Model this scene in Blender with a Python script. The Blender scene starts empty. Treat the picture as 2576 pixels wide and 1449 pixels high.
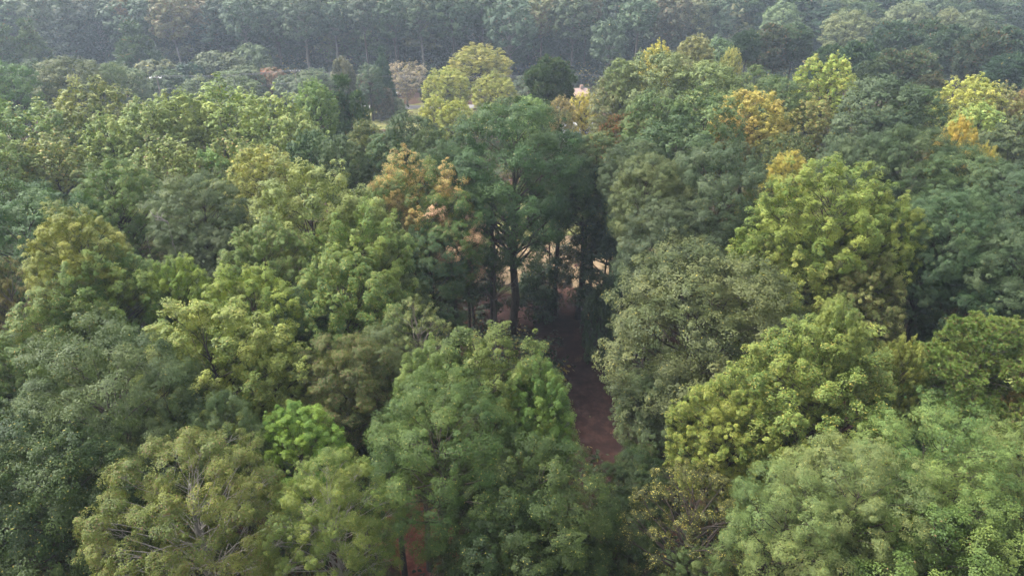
import bpy, math, random
import numpy as np
from mathutils import Vector

# ------------------------------------------------------------------ camera, sky, sun
scene = bpy.context.scene
col = scene.collection
CAM_H, PITCH, FPX = 38.0, math.radians(26.0), 1722.0      # metres, radians down, focal length for a 2576 wide frame
cam_data = bpy.data.cameras.new("camera")
cam_data.sensor_width = 36.0
cam_data.lens = 36.0 * FPX / 2576.0
cam_data.clip_start = 0.5
cam_data.clip_end = 6000.0
cam = bpy.data.objects.new("camera", cam_data)
cam.location = (0, 0, CAM_H)
cam.rotation_euler = (math.radians(90) - PITCH, 0, 0)
col.objects.link(cam)
scene.camera = cam

SUN_EL, SUN_AZ = math.radians(55), math.radians(-75)        # azimuth clockwise from straight ahead (+Y)
world = bpy.data.worlds.new("World")
scene.world = world
world.use_nodes = True
wn = world.node_tree
sky = wn.nodes.new("ShaderNodeTexSky")
sky.sky_type = 'NISHITA'
sky.sun_disc = False
sky.sun_elevation = SUN_EL
sky.sun_rotation = SUN_AZ
sky.air_density = 1.0
sky.dust_density = 6.0
sky.ozone_density = 1.0
veil = wn.nodes.new("ShaderNodeHueSaturation")           # thin overcast: the blue is washed out
veil.inputs["Saturation"].default_value = 0.32
wn.links.new(sky.outputs[0], veil.inputs["Color"])
wn.links.new(veil.outputs[0], wn.nodes["Background"].inputs[0])
wn.nodes["Background"].inputs[1].default_value = 0.15

sun_data = bpy.data.lights.new("sun", 'SUN')
sun_data.energy = 1.5
sun_data.angle = math.radians(20)
sun_data.color = (1.0, 0.95, 0.87)
sun = bpy.data.objects.new("sun", sun_data)
sd = Vector((math.sin(SUN_AZ) * math.cos(SUN_EL), math.cos(SUN_AZ) * math.cos(SUN_EL), math.sin(SUN_EL)))
sun.rotation_euler = sd.to_track_quat('Z', 'Y').to_euler()
sun.location = (0, 0, 120)
col.objects.link(sun)

scene.view_settings.view_transform = 'Standard'
scene.view_settings.look = 'None'
scene.view_settings.exposure = 1.85
scene.view_settings.gamma = 1.0
scene.render.engine = 'CYCLES'
scene.cycles.max_bounces = 6
scene.cycles.diffuse_bounces = 3
scene.cycles.glossy_bounces = 1
scene.cycles.transmission_bounces = 3
scene.cycles.volume_bounces = 0
scene.cycles.caustics_reflective = False
scene.cycles.caustics_refractive = False
scene.cycles.use_adaptive_sampling = False
scene.cycles.use_denoising = True

# ------------------------------------------------------------------ helpers
def angle_at(y):
    return PITCH + math.atan((y - 724.5) / FPX)
def dist_at(y, z):                     # ground distance of a point of height z seen on image row y
    return (CAM_H - z) / math.tan(angle_at(y))
def side_at(x, d, z):                  # sideways offset of image column x at that distance and height
    zc = d * math.cos(PITCH) + (CAM_H - z) * math.sin(PITCH)
    return (x - 1288.0) / FPX * zc, zc
def ground_pt(x, y, z=0.0):
    d = dist_at(y, z)
    return side_at(x, d, z)[0], d

def tag(o, label=None, cat=None, group=None, kind=None):
    if label: o["label"] = label
    if cat: o["category"] = cat
    if group: o["group"] = group
    if kind: o["kind"] = kind
    return o
def empty(name, loc, rz=0.0):
    o = bpy.data.objects.new(name, None)
    o.empty_display_size = 0.5
    o.location = loc
    o.rotation_euler = (0, 0, rz)
    col.objects.link(o)
    return o
def link(name, mesh, parent=None):
    o = bpy.data.objects.new(name, mesh)
    col.objects.link(o)
    if parent: o.parent = parent
    return o

def np_mesh(name, verts, quads, mat, attrs=None, smooth=False, tris=None):
    me = bpy.data.meshes.new(name)
    nv, nf = len(verts), len(quads)
    me.vertices.add(nv)
    me.vertices.foreach_set("co", np.asarray(verts, dtype=np.float32).ravel())
    me.loops.add(nf * 4)
    me.loops.foreach_set("vertex_index", np.asarray(quads, dtype=np.int32).ravel())
    me.polygons.add(nf)
    me.polygons.foreach_set("loop_start", np.arange(0, nf * 4, 4, dtype=np.int32))
    if smooth:
        me.polygons.foreach_set("use_smooth", np.ones(nf, dtype=bool))
    me.update(calc_edges=True)
    for k, v in (attrs or {}).items():
        a = me.attributes.new(k, 'FLOAT', 'FACE')
        a.data.foreach_set("value", np.asarray(v, dtype=np.float32))
    me.materials.append(mat)
    return me

class MB:                                # collects boxes, tubes and polygons into ONE mesh
    def __init__(s): s.v = []; s.f = []
    def quad(s, a, b, c, d):
        n = len(s.v); s.v += [a, b, c, d]; s.f.append((n, n+1, n+2, n+3)); return s
    def tri(s, a, b, c):
        n = len(s.v); s.v += [a, b, c]; s.f.append((n, n+1, n+2)); return s
    def box(s, x0, y0, z0, x1, y1, z1):
        n = len(s.v)
        s.v += [(x0,y0,z0),(x1,y0,z0),(x1,y1,z0),(x0,y1,z0),(x0,y0,z1),(x1,y0,z1),(x1,y1,z1),(x0,y1,z1)]
        for q in ((0,3,2,1),(4,5,6,7),(0,1,5,4),(1,2,6,5),(2,3,7,6),(3,0,4,7)):
            s.f.append(tuple(n+i for i in q))
        return s
    def tube(s, pts, rads, sides=6, cap=True):
        n0 = len(s.v); up = Vector((0.13, 0.31, 0.94)).normalized()
        for i, p in enumerate(pts):
            p = Vector(p)
            t = (Vector(pts[min(i+1, len(pts)-1)]) - Vector(pts[max(i-1, 0)])).normalized()
            u = t.cross(up)
            if u.length < 1e-3: u = t.cross(Vector((1, 0, 0)))
            u.normalize(); w = t.cross(u)
            for k in range(sides):
                a = 2*math.pi*k/sides
                s.v.append(tuple(p + (u*math.cos(a) + w*math.sin(a))*rads[i]))
        for i in range(len(pts)-1):
            for k in range(sides):
                a = n0+i*sides+k; b = n0+i*sides+(k+1) % sides
                s.f.append((a, b, b+sides, a+sides))
        if cap:
            s.f.append(tuple(n0+k for k in range(sides))[::-1])
            s.f.append(tuple(n0+(len(pts)-1)*sides+k for k in range(sides)))
        return s
    def mesh(s, name, mat, smooth=False):
        me = bpy.data.meshes.new(name)
        me.from_pydata([tuple(v) for v in s.v], [], s.f)
        if smooth:
            me.polygons.foreach_set("use_smooth", [True]*len(me.polygons))
        me.materials.append(mat); me.update()
        return me
    def build(s, name, mat, parent=None, smooth=False):
        return link(name, s.mesh(name, mat, smooth), parent)

# ------------------------------------------------------------------ materials
def new_mat(name):
    m = bpy.data.materials.new(name); m.use_nodes = True
    nt = m.node_tree
    return m, nt, nt.nodes["Principled BSDF"]
def plain(name, rgb, rough=0.8, noise=0.25, scale=3.0, metallic=0.0, bump=0.0):
    m, nt, b = new_mat(name)
    N = nt.nodes; L = nt.links
    tc = N.new("ShaderNodeTexCoord"); no = N.new("ShaderNodeTexNoise")
    no.inputs["Scale"].default_value = scale; no.inputs["Detail"].default_value = 6
    L.new(tc.outputs["Object"], no.inputs["Vector"])
    r = N.new("ShaderNodeValToRGB")
    r.color_ramp.elements[0].position = 0.3; r.color_ramp.elements[1].position = 0.7
    r.color_ramp.elements[0].color = tuple(c*(1-noise) for c in rgb) + (1,)
    r.color_ramp.elements[1].color = tuple(min(1, c*(1+noise)) for c in rgb) + (1,)
    L.new(no.outputs[0], r.inputs[0]); L.new(r.outputs[0], b.inputs["Base Color"])
    b.inputs["Roughness"].default_value = rough; b.inputs["Metallic"].default_value = metallic
    if bump:
        bp = N.new("ShaderNodeBump"); bp.inputs["Strength"].default_value = bump
        L.new(no.outputs[0], bp.inputs["Height"]); L.new(bp.outputs[0], b.inputs["Normal"])
    return m

def leaf_material():
    # leaf colour = the crown's own colour, varied leaf by leaf and bough by bough; some leaves and boughs have turned
    m, nt, b = new_mat("leaf")
    N = nt.nodes; L = nt.links
    oi = N.new("ShaderNodeObjectInfo")
    def attr(name, kind):
        a = N.new("ShaderNodeAttribute"); a.attribute_type = kind; a.attribute_name = name; return a
    rl, rb = attr("r_leaf", 'GEOMETRY'), attr("r_bough", 'GEOMETRY')
    sp, pa = attr("speck", 'OBJECT'), attr("patch", 'OBJECT')
    ac = attr("accent", 'OBJECT')
    def math_(op, a, bb, clamp=False):
        n = N.new("ShaderNodeMath"); n.operation = op; n.use_clamp = clamp
        for i, v in ((0, a), (1, bb)):
            if isinstance(v, (int, float)): n.inputs[i].default_value = v
            else: L.new(v, n.inputs[i])
        return n.outputs[0]
    # brightness / hue variation
    hsv = N.new("ShaderNodeHueSaturation")
    val = math_('ADD', math_('MULTIPLY', rl.outputs["Fac"], 0.75), math_('MULTIPLY', rb.outputs["Fac"], 0.45))
    L.new(math_('ADD', val, 0.42), hsv.inputs["Value"])
    L.new(math_('SUBTRACT', 0.509, math_('MULTIPLY', math_('SUBTRACT', math_('ADD', rb.outputs["Fac"], rl.outputs["Fac"]), 0.55), 0.035)), hsv.inputs["Hue"])
    L.new(oi.outputs["Color"], hsv.inputs["Color"])
    # turned leaves: leaf-level specks and bough-level patches
    frac = N.new("ShaderNodeMath"); frac.operation = 'FRACT'
    L.new(math_('MULTIPLY', rl.outputs["Fac"], 37.31), frac.inputs[0])
    s1 = math_('LESS_THAN', frac.outputs[0], sp.outputs["Fac"])
    fr2 = N.new("ShaderNodeMath"); fr2.operation = 'FRACT'
    L.new(math_('MULTIPLY', rb.outputs["Fac"], 13.7), fr2.inputs[0])
    s2 = math_('MULTIPLY', math_('LESS_THAN', fr2.outputs[0], pa.outputs["Fac"]), math_('GREATER_THAN', frac.outputs[0], 0.36))
    f = math_('MAXIMUM', s1, s2)
    hs2 = N.new("ShaderNodeHueSaturation")
    L.new(ac.outputs["Color"], hs2.inputs["Color"])
    L.new(math_('ADD', math_('MULTIPLY', rl.outputs["Fac"], 0.7), 0.6), hs2.inputs["Value"])
    mx = N.new("ShaderNodeMix"); mx.data_type = 'RGBA'
    L.new(f, mx.inputs[0]); L.new(hsv.outputs[0], mx.inputs[6]); L.new(hs2.outputs[0], mx.inputs[7])
    L.new(mx.outputs[2], b.inputs["Base Color"])
    b.inputs["Roughness"].default_value = 0.5
    b.inputs["Specular IOR Level"].default_value = 0.16
    tr = N.new("ShaderNodeBsdfTranslucent")
    tm = N.new("ShaderNodeMix"); tm.data_type = 'RGBA'; tm.blend_type = 'MULTIPLY'; tm.inputs[0].default_value = 1
    L.new(mx.outputs[2], tm.inputs[6]); tm.inputs[7].default_value = (1.25, 1.3, 0.7, 1)
    L.new(tm.outputs[2], tr.inputs["Color"])
    ms = N.new("ShaderNodeMixShader"); ms.inputs[0].default_value = 0.2
    L.new(b.outputs[0], ms.inputs[1]); L.new(tr.outputs[0], ms.inputs[2])
    L.new(ms.outputs[0], nt.nodes["Material Output"].inputs["Surface"])
    return m
LEAF = leaf_material()
def bark_material():
    m, nt, b = new_mat("bark")
    N = nt.nodes; L = nt.links
    oi = N.new("ShaderNodeObjectInfo"); tc = N.new("ShaderNodeTexCoord")
    mp = N.new("ShaderNodeMapping"); mp.inputs["Scale"].default_value = (4, 4, 0.7)
    no = N.new("ShaderNodeTexNoise"); no.inputs["Scale"].default_value = 2.2; no.inputs["Detail"].default_value = 8
    L.new(tc.outputs["Object"], mp.inputs[0]); L.new(mp.outputs[0], no.inputs["Vector"])
    hsv = N.new("ShaderNodeHueSaturation"); L.new(oi.outputs["Color"], hsv.inputs["Color"])
    mr = N.new("ShaderNodeMapRange"); mr.inputs[1].default_value = 0.3; mr.inputs[2].default_value = 0.7
    mr.inputs[3].default_value = 0.55; mr.inputs[4].default_value = 1.35
    L.new(no.outputs[0], mr.inputs[0]); L.new(mr.outputs[0], hsv.inputs["Value"])
    L.new(hsv.outputs[0], b.inputs["Base Color"])
    b.inputs["Roughness"].default_value = 0.9
    b.inputs["Specular IOR Level"].default_value = 0.15
    bp = N.new("ShaderNodeBump"); bp.inputs["Strength"].default_value = 0.5
    L.new(no.outputs[0], bp.inputs["Height"]); L.new(bp.outputs[0], b.inputs["Normal"])
    return m
BARK = bark_material()

def ground_material():
    m, nt, b = new_mat("ground")
    N = nt.nodes; L = nt.links
    g = N.new("ShaderNodeNewGeometry")
    def noise(scale, detail=6):
        n = N.new("ShaderNodeTexNoise"); n.inputs["Scale"].default_value = scale; n.inputs["Detail"].default_value = detail
        n.inputs["Roughness"].default_value = 0.65
        L.new(g.outputs["Position"], n.inputs["Vector"]); return n.outputs[0]
    def ramp(src, stops):
        r = N.new("ShaderNodeValToRGB")
        for i, (p, c) in enumerate(stops):
            e = r.color_ramp.elements[i] if i < 2 else r.color_ramp.elements.new(p)
            e.position = p; e.color = c + (1,)
        L.new(src, r.inputs[0]); return r.outputs[0]
    litter = ramp(noise(5.0, 10), [(0.3, (0.018, 0.010, 0.007)), (0.5, (0.045, 0.022, 0.016)), (0.72, (0.10, 0.058, 0.04))])
    moss = ramp(noise(3.0, 8), [(0.3, (0.025, 0.035, 0.012)), (0.7, (0.07, 0.085, 0.03))])
    mx = N.new("ShaderNodeMix"); mx.data_type = 'RGBA'
    L.new(ramp(noise(0.16, 5), [(0.5, (0, 0, 0)), (0.62, (1, 1, 1))]), mx.inputs[0])
    L.new(litter, mx.inputs[6]); L.new(moss, mx.inputs[7])
    L.new(mx.outputs[2], b.inputs["Base Color"])
    b.inputs["Roughness"].default_value = 0.95
    b.inputs["Specular IOR Level"].default_value = 0.08
    bp = N.new("ShaderNodeBump"); bp.inputs["Strength"].default_value = 0.6; bp.inputs["Distance"].default_value = 0.2
    L.new(noise(6.0, 8), bp.inputs["Height"]); L.new(bp.outputs[0], b.inputs["Normal"])
    return m

# ------------------------------------------------------------------ tree archetypes (nominal: 22 m tall, 5 m crown radius)
def unit(v): return v / np.maximum(np.linalg.norm(v, axis=-1, keepdims=True), 1e-9)

def leaves_mesh(rng, cen, rad, outw, per, L, W, up=0.5, droop=0.0, needle=False, bough_id=None, nbough=1, spread=0.45):
    M = len(cen)
    c = np.repeat(cen, per, 0); r = np.repeat(rad, per)[:, None]; o = np.repeat(outw, per, 0)
    n = len(c)
    d = unit(rng.normal(size=(n, 3)) + o * 0.7)
    if needle:
        p = c + d * r * 0.12
        axis = unit(d + np.array([0, 0, 0.35]))
        side = unit(np.cross(axis, rng.normal(size=(n, 3))))
        ln = L * rng.uniform(0.7, 1.15, (n, 1)); wd = W * rng.uniform(0.7, 1.3, (n, 1))
        a = p - side * wd * 0.5; b = p + side * wd * 0.5
        e = p + axis * ln + side * wd * 0.3; f = p + axis * ln - side * wd * 0.3
        v = np.stack([a, b, e, f], 1)
    else:
        p = c + d * r * rng.uniform(0.55, 1.1, (n, 1))
        nrm = unit(o * 1.0 + d * spread + np.array([0, 0, up*.5]) + rng.normal(size=(n, 3)) * 0.36)
        axis = rng.normal(size=(n, 3)) + d * 0.8; axis[:, 2] -= droop
        axis = unit(axis - nrm * (axis * nrm).sum(1, keepdims=True))
        side = np.cross(nrm, axis)
        ln = L * rng.uniform(0.65, 1.3, (n, 1)); wd = W * rng.uniform(0.7, 1.3, (n, 1))
        v = np.stack([p - axis * ln * 0.5, p + side * wd * 0.5 - axis * ln * 0.05,
                      p + axis * ln * 0.5, p - side * wd * 0.5 - axis * ln * 0.05], 1)
    sub_r = rng.uniform(0, 1, M); bou_r = rng.uniform(0, 1, nbough)
    r_leaf = np.repeat(sub_r, per) * 0.45 + rng.uniform(0, 1, n) * 0.55
    r_b = np.repeat(bou_r[bough_id], per)
    return v.reshape(-1, 3), r_leaf, r_b

PROFILE = {
    'dome':  lambda t: np.where(t > .45, np.clip(1 - ((t-.45)/.55)**2.6, 0, 1)**.55, .78 + .22*(t/.45)),
    'round': lambda t: np.sqrt(np.clip(1 - ((t-.5)/.5)**2, 0, 1)) * .98 + .02,
    'egg':   lambda t: np.where(t > .35, np.clip(1 - ((t-.35)/.65)**2.1, 0, 1)**.66, .7 + .3*(t/.35)),
    'cone':  lambda t: np.clip(1 - t, 0, 1)**.75 * .96 + .04,
    'vase':  lambda t: np.where(t > .7, np.sqrt(np.clip(1 - ((t-.7)/.3)**2.4, 0, 1)), .35 + .65*(t/.7)),
}
#          profile  crown z0  boughs rb   (sx,sz)   style   subs  rs   leafL leafW  up  droop limbs
KIND = {
 'oak':    ('dome',  9.6, 66, 1.25, (1.05, .85), 'lump',  30, .40, .15, .085, .5, .1),
 'poplar': ('egg',   8.6, 132, .78, (.9, 1.15), 'spire', 18, .31, .135, .105,  .4, .2),
 'maple':  ('egg',   8.6, 80, 1.05, (.95, 1.15), 'spire', 26, .35, .16, .085,  .45, .4),
 'feather':('dome',  9.0, 60, 1.20, (.9, 1.1),  'lump',  30, .42, .19, .05,  .4, .5),
 'airy':   ('dome',  9.0, 92, .85,  (1.0, .85),  'lump',  22, .36, .14, .07, .45, .5),
 'sparse': ('round', 6.5, 70, 1.0,  (1.1, .8),   'lump',  10, .36, .14, .10,  .4,  .2),
 'pine':   ('dome', 10.5, 50, 1.20, (1.1, .8),  'lump',  40, .30, .38, .06, .5,  0),
 'spruce': ('cone',  3.0, 76, 1.20, (1.05, .75), 'lump',  24, .32, .42, .05,  .5,  0),
 'full':   ('dome',  4.0, 74, 1.30, (1.0, 1.0),  'lump',  24, .45, .16, .09,  .5,  .1),
 'tall':   ('dome', 10.0, 50, 1.20, (1.0, .9),  'lump',  24, .42, .22, .12,  .5,  .1),
 'bare':   ('vase',  2.5, 80, .75,  (1.0, 1.0),  'lump',   9, .32, .17, .08,  .4,  .2),
 'bush':   ('dome', 0.4, 60, 1.15, (1.0, 1.0),  'lump',  24, .40, .22, .12,  .5,  .1),
}
LOD = {  # leaves per clump, leaf size factor, clump factor
 'near': (76, .78, 1.0), 'mid': (18, 1.7, .95), 'far': (13, 2.7, .65),
}
def make_arch(kind, lod, seed):
    prof, z0, nb, rb0, (sx, sz), style, nsub, rs, L, W, up, droop = KIND[kind]
    per, lf, cf = LOD[lod]
    rng = np.random.default_rng(seed)
    needle = kind in ('pine', 'spruce')
    if needle: per = int(per * 1.1)
    if kind in ('sparse', 'bare'): per = max(5, int(per * 0.72))
    H, R = {'bush': 10.5, 'bare': 14.0}.get(kind, 22.0), 5.0
    hc = H - z0
    # uneven outline: radius varies with direction and height
    ph = rng.uniform(0, 6.28, 6); am = rng.uniform(.05, .13, 3)
    def wob(a, t): return 1 + am[0]*np.sin(2*a+ph[0]) + am[1]*np.sin(3*a+ph[1]+3*t) + am[2]*np.sin(5*a+ph[2]-5*t)
    P = PROFILE[prof]
    pts = []
    cand = 26
    zc_, zr = z0 + hc*.46, hc*.54 - rb0*.55
    ne = {'dome': 2.5, 'egg': 2.35, 'round': 2.0}.get(prof, 2.2)
    for i in range(nb):
        best = None; bd = -1
        for _ in range(cand):
            a = rng.uniform(0, 6.283)
            inner = 1.0 if rng.uniform() < .84 else rng.uniform(.3, .75)
            if prof in ('cone', 'vase'):
                t = rng.uniform(0.0, 0.98); rr = float(P(np.array(t)))
                if rng.uniform() > rr * .8 + .2: continue
                rad = max((R * rr * float(wob(a, t)) - rb0*.7) * inner, 0)
                p = np.array([rad*math.cos(a), rad*math.sin(a), z0 + rb0*.5 + (hc - rb0*1.3)*t])
            else:
                dz = rng.uniform(-.8, 1); h_ = math.sqrt(1-dz*dz)
                s_ = (h_**ne + abs(dz)**ne)**(-1/ne) * inner
                t = .5 + .5*dz
                tap = 1 - (.14 if prof == 'egg' else .05)*max(dz, 0)
                rad = (R - rb0*.8) * h_ * s_ * float(wob(a, t)) * tap
                p = np.array([rad*math.cos(a), rad*math.sin(a), zc_ + zr*dz*s_*(1 + .5*(float(wob(a, 1-t))-1))])
            dd = min([np.linalg.norm(p-q) for q in pts], default=9) * (1 if inner == 1 else .8)
            if dd > bd: bd, best = dd, p
        if best is not None: pts.append(best)
    B = np.array(pts); nb = len(B)
    rb = rb0 * rng.uniform(.55, 1.32, nb)
    axis_c = np.array([0, 0, z0 + hc*.35])
    out = B - axis_c; out[:, 2] *= .9; out = unit(out + np.array([0, 0, .55]))
    nsub = max(6, int(nsub * cf))
    bid = np.repeat(np.arange(nb), nsub); m = len(bid)
    o = out[bid]
    if style == 'spire':
        zeta = rng.uniform(-1, 1, m); zeta = np.where(zeta > 0, zeta**1.1, zeta)
        phi = rng.uniform(0, 6.283, m)
        rho = np.clip((1.25 - zeta)/1.9, 0, 1)**.8 * rng.uniform(.72, 1.05, m)
        rho = np.where(zeta < -.5, rho * (1 + (zeta + .5)*.9), rho)
        loc = np.stack([rho*np.cos(phi)*sx, rho*np.sin(phi)*sx, zeta*1.15*sz], 1)
        d = unit(loc)
        # lean the spire outwards
        loc[:, :2] += o[:, :2] * (loc[:, 2:3]) * .35
    else:
        d = unit(rng.normal(size=(m, 3)) + o*.75)
        loc = d * rng.uniform(.72, 1.08, (m, 1)) * np.array([sx, sx, sz])
    shoot = rng.uniform(0, 1, m) < .13                       # shoots that stick out of the bough
    loc = np.where(shoot[:, None], loc*rng.uniform(1.12, 1.5, (m, 1)) + np.array([0, 0, .12]), loc)
    cen = B[bid] + loc * rb[bid][:, None]
    cen += rng.normal(size=cen.shape) * (.07 if needle else .13)
    rad = rs * rng.uniform(.6, 1.35, m) * np.where(shoot, .62, 1) * (1.0 if lod != 'far' else 1.45)
    outw = unit(d + np.array([0, 0, .35]))
    v, rl, rbb = leaves_mesh(rng, cen, rad, outw, per, L*lf, W*lf*(1.6 if needle and lod != 'near' else 1), up, droop, needle, bid, nb)
    Hm = float(np.percentile(v[:, 2], 99.9)); Rm = float(np.percentile(np.hypot(v[:, 0], v[:, 1]), 96))
    crown = np_mesh(kind + "_crown", v, np.arange(len(v)).reshape(-1, 4), LEAF, {"r_leaf": rl, "r_bough": rbb})
    # trunk and limbs
    mb = MB(); pr = random.Random(seed)
    top = H*.86; n = 9
    bend = [Vector((pr.uniform(-.35, .35), pr.uniform(-.35, .35), 0)) for _ in range(n)]
    path = []
    acc = Vector((0, 0, 0))
    for i in range(n):
        z = top*i/(n-1)
        if i: acc += bend[i]*.6
        path.append(Vector((acc.x, acc.y, z)))
    r0 = .36 if kind not in ('bare', 'bush') else .26
    if kind == 'poplar': r0 = .30
    trad = [r0*(1.35 if i == 0 else 1)*(1 - .86*(i/(n-1))**1.15) for i in range(n)]
    sides = {'near': 7, 'mid': 5, 'far': 4}[lod]
    i_split = 3
    stem = MB(); stem.tube(path[:i_split+1], trad[:i_split+1], sides)
    z_split = path[i_split].z
    mb.tube(path[i_split:], trad[i_split:], sides)
    def on_trunk(z):
        f = max(0, min(.999, z/top))*(n-1); i = int(f); return path[i].lerp(path[i+1], f-i), trad[i] + (trad[i+1]-trad[i])*(f-i)
    thick = {'airy': .45, 'bare': .9, 'sparse': 1.0}.get(kind, .8)
    twigs = {'near': 3, 'mid': 1, 'far': 0}[lod] + (3 if kind in ('airy', 'bare', 'sparse') and lod != 'far' else 0) + (4 if kind == 'bare' else 0)
    for i in range(nb):
        c = Vector(B[i]); hd = math.hypot(c.x, c.y)
        z1 = max(z_split + .1, z0*.75, min(top*.97, c.z - hd*(.85 if kind not in ('pine', 'spruce') else .25) - pr.uniform(0, 1)))
        s, sr = on_trunk(z1)
        mid = s.lerp(c, .5) + Vector((pr.uniform(-.3, .3), pr.uniform(-.3, .3), pr.uniform(-.1, .5)))
        q1 = s.lerp(mid, .5) + Vector((pr.uniform(-.15, .15), pr.uniform(-.15, .15), pr.uniform(-.1, .2)))
        q2 = mid.lerp(c, .5) + Vector((pr.uniform(-.2, .2), pr.uniform(-.2, .2), pr.uniform(-.1, .2)))
        rr = min(sr*.75, .05 + .018*(c-s).length) * thick
        mb.tube([s, q1, mid, q2, c + Vector(out[i])*rb[i]*.4], [rr, rr*.8, rr*.6, rr*.42, rr*.15], max(3, sides-2), cap=False)
        if twigs:
            idx = np.nonzero(bid == i)[0]
            for j in pr.sample(list(idx), min(twigs, len(idx))):
                e = Vector(cen[j]); st = q2.lerp(c, pr.random()*.9)
                mm = st.lerp(e, .5) + Vector((pr.uniform(-.15, .15), pr.uniform(-.15, .15), pr.uniform(-.05, .15)))
                tw = (.022 if lod == 'near' else .035) * (1.3 if kind == 'bare' else .8)
                mb.tube([st, mm, e], [tw, tw*.7, tw*.3], 3, cap=False)
    trunk = stem.mesh(kind + "_trunk", BARK, smooth=True)
    limbs = mb.mesh(kind + "_limbs", BARK, smooth=True)
    return crown, trunk, limbs, Rm, Hm, z_split

ARCH = {}
NVAR = {('oak','near'): 6, ('oak','mid'): 6, ('poplar','near'): 5, ('poplar','mid'): 6, ('maple','near'): 4, ('feather','near'): 5,
        ('tall','far'): 5, ('full','far'): 4, ('oak','far'): 4, ('poplar','far'): 4, ('pine','far'): 4, ('pine','mid'): 2, ('pine','near'): 2}
arch_count = {}
def arch(kind, lod, pick=None):
    nv = NVAR.get((kind, lod), 2)
    i = arch_count.get((kind, lod), 0) if pick is None else pick
    if pick is None: arch_count[(kind, lod)] = i + 1
    key = (kind, lod, i % nv)
    if key not in ARCH:
        ARCH[key] = make_arch(kind, lod, 1000*list(KIND).index(kind) + 100*list(LOD).index(lod) + i % nv + 7)
    return ARCH[key]

PAL = {  # leaf colours
 'deep': (.027, .054, .026), 'blue': (.036, .066, .048), 'mid': (.042, .080, .030), 'fresh': (.075, .135, .030),
 'lime': (.115, .138, .050), 'ylw': (.26, .22, .045), 'gold': (.28, .235, .05), 'sage': (.054, .074, .040),
 'olive': (.105, .105, .036), 'pale': (.088, .126, .054), 'pine': (.055, .095, .045), 'dusk': (.016, .028, .022),
 'grey': (.15, .14, .115), 'brown': (.13, .095, .05), 'ochre': (.19, .17, .05), 'leaf': (.060, .105, .034),
 'hazel': (.085, .095, .045), 'rust': (.17, .09, .05),
}
ACC = {'y': (.25, .22, .05), 'o': (.38, .26, .09), 'r': (.28, .10, .05), 'b': (.16, .10, .05), 'l': (.16, .2, .045), 'p': (.55, .32, .2)}
BARKC = {'dark': (.045, .036, .030), 'mid': (.10, .085, .07), 'pale': (.19, .175, .155)}
NAMES = {'oak': 'oak_tree', 'poplar': 'poplar_tree', 'maple': 'maple_tree', 'feather': 'willow_oak_tree', 'airy': 'open_crowned_tree',
         'sparse': 'thin_leaved_tree', 'pine': 'pine_tree', 'spruce': 'conifer_tree', 'tall': 'tall_forest_tree', 'bare': 'bare_tree', 'bush': 'small_tree', 'full': 'forest_tree'}
trng = random.Random(5)
def T(kind, x, y, w, h, colr, label, sp=.01, pa=0.0, ac='y', bark='dark', deep=1.0, v=None, rot=None, group=None, lod=None, wide=1.12, cat='tree'):
    """x, y: where the crown's top stands in the picture (2576 wide), w: crown width there, h: height in metres"""
    d = dist_at(y, h); X, zc = side_at(x, d, h*.77)
    R = w/2/FPX*zc*wide
    if lod is None: lod = 'near' if d < 62 else ('mid' if d < 130 else 'far')
    crown, trunk, limbs, Rm, Hm, zs = arch(kind, lod, v if lod == 'near' and d < 34 else None)
    o = empty(NAMES[kind], (X, d, 0), trng.uniform(0, 6.283) if rot is None else rot)
    s = R/Rm
    sx_, sy_ = s*trng.uniform(.94, 1.06), s*trng.uniform(.94, 1.06)
    k = {'bush': 9, 'spruce': 9, 'bare': 9}.get(kind, .84)
    sz = min(max(s*k*trng.uniform(.92, 1.1), .50*h/Hm), h/Hm)   # crowns keep their own proportions, only the stem is longer or shorter
    tag(o, label, cat, group or "trees of the wood")
    c = link("crown", crown, o); t = link("trunk", trunk, o); l = link("limbs", limbs, o)
    zoff = h - Hm*sz
    for q in (c, l): q.scale = (sx_, sy_, sz); q.location = (0, 0, zoff)
    t.scale = (sx_, sy_, (zoff + zs*sz)/zs)
    base = PAL[colr] if isinstance(colr, str) else colr
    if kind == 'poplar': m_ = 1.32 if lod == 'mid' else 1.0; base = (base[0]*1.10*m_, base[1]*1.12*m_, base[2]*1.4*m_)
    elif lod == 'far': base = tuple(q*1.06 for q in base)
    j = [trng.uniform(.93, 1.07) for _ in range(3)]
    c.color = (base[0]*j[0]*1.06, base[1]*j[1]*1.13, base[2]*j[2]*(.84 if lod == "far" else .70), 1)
    c["speck"] = float(sp)*.6; c["patch"] = float(pa); c["accent"] = [float(q) for q in ACC[ac]]
    t.color = l.color = BARKC[bark] + (1,)
    return o

# ------------------------------------------------------------------ the ground
def ground_sheet():
    xs = np.concatenate([np.linspace(-900, -140, 20), np.linspace(-130, 130, 131), np.linspace(140, 900, 20)])
    ys = np.concatenate([np.linspace(-60, 10, 12), np.linspace(12, 260, 125), np.linspace(270, 1500, 30)])
    X, Y = np.meshgrid(xs, ys)
    Z = .10*np.sin(X*.31+1)*np.sin(Y*.27) + .05*np.sin(X*.9+Y*.7)
    v = np.stack([X, Y, Z], -1).reshape(-1, 3); nx = len(xs)
    i, j = np.meshgrid(np.arange(nx-1), np.arange(len(ys)-1)); a = (j*nx+i).ravel()
    return v, np.stack([a, a+1, a+nx+1, a+nx], 1)
def gz(x, y): return .10*math.sin(x*.31+1)*math.sin(y*.27) + .05*math.sin(x*.9+y*.7)
v, q = ground_sheet()
g = link("ground", np_mesh("ground", v, q, ground_material(), smooth=True)); tag(g, kind="structure")

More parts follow.
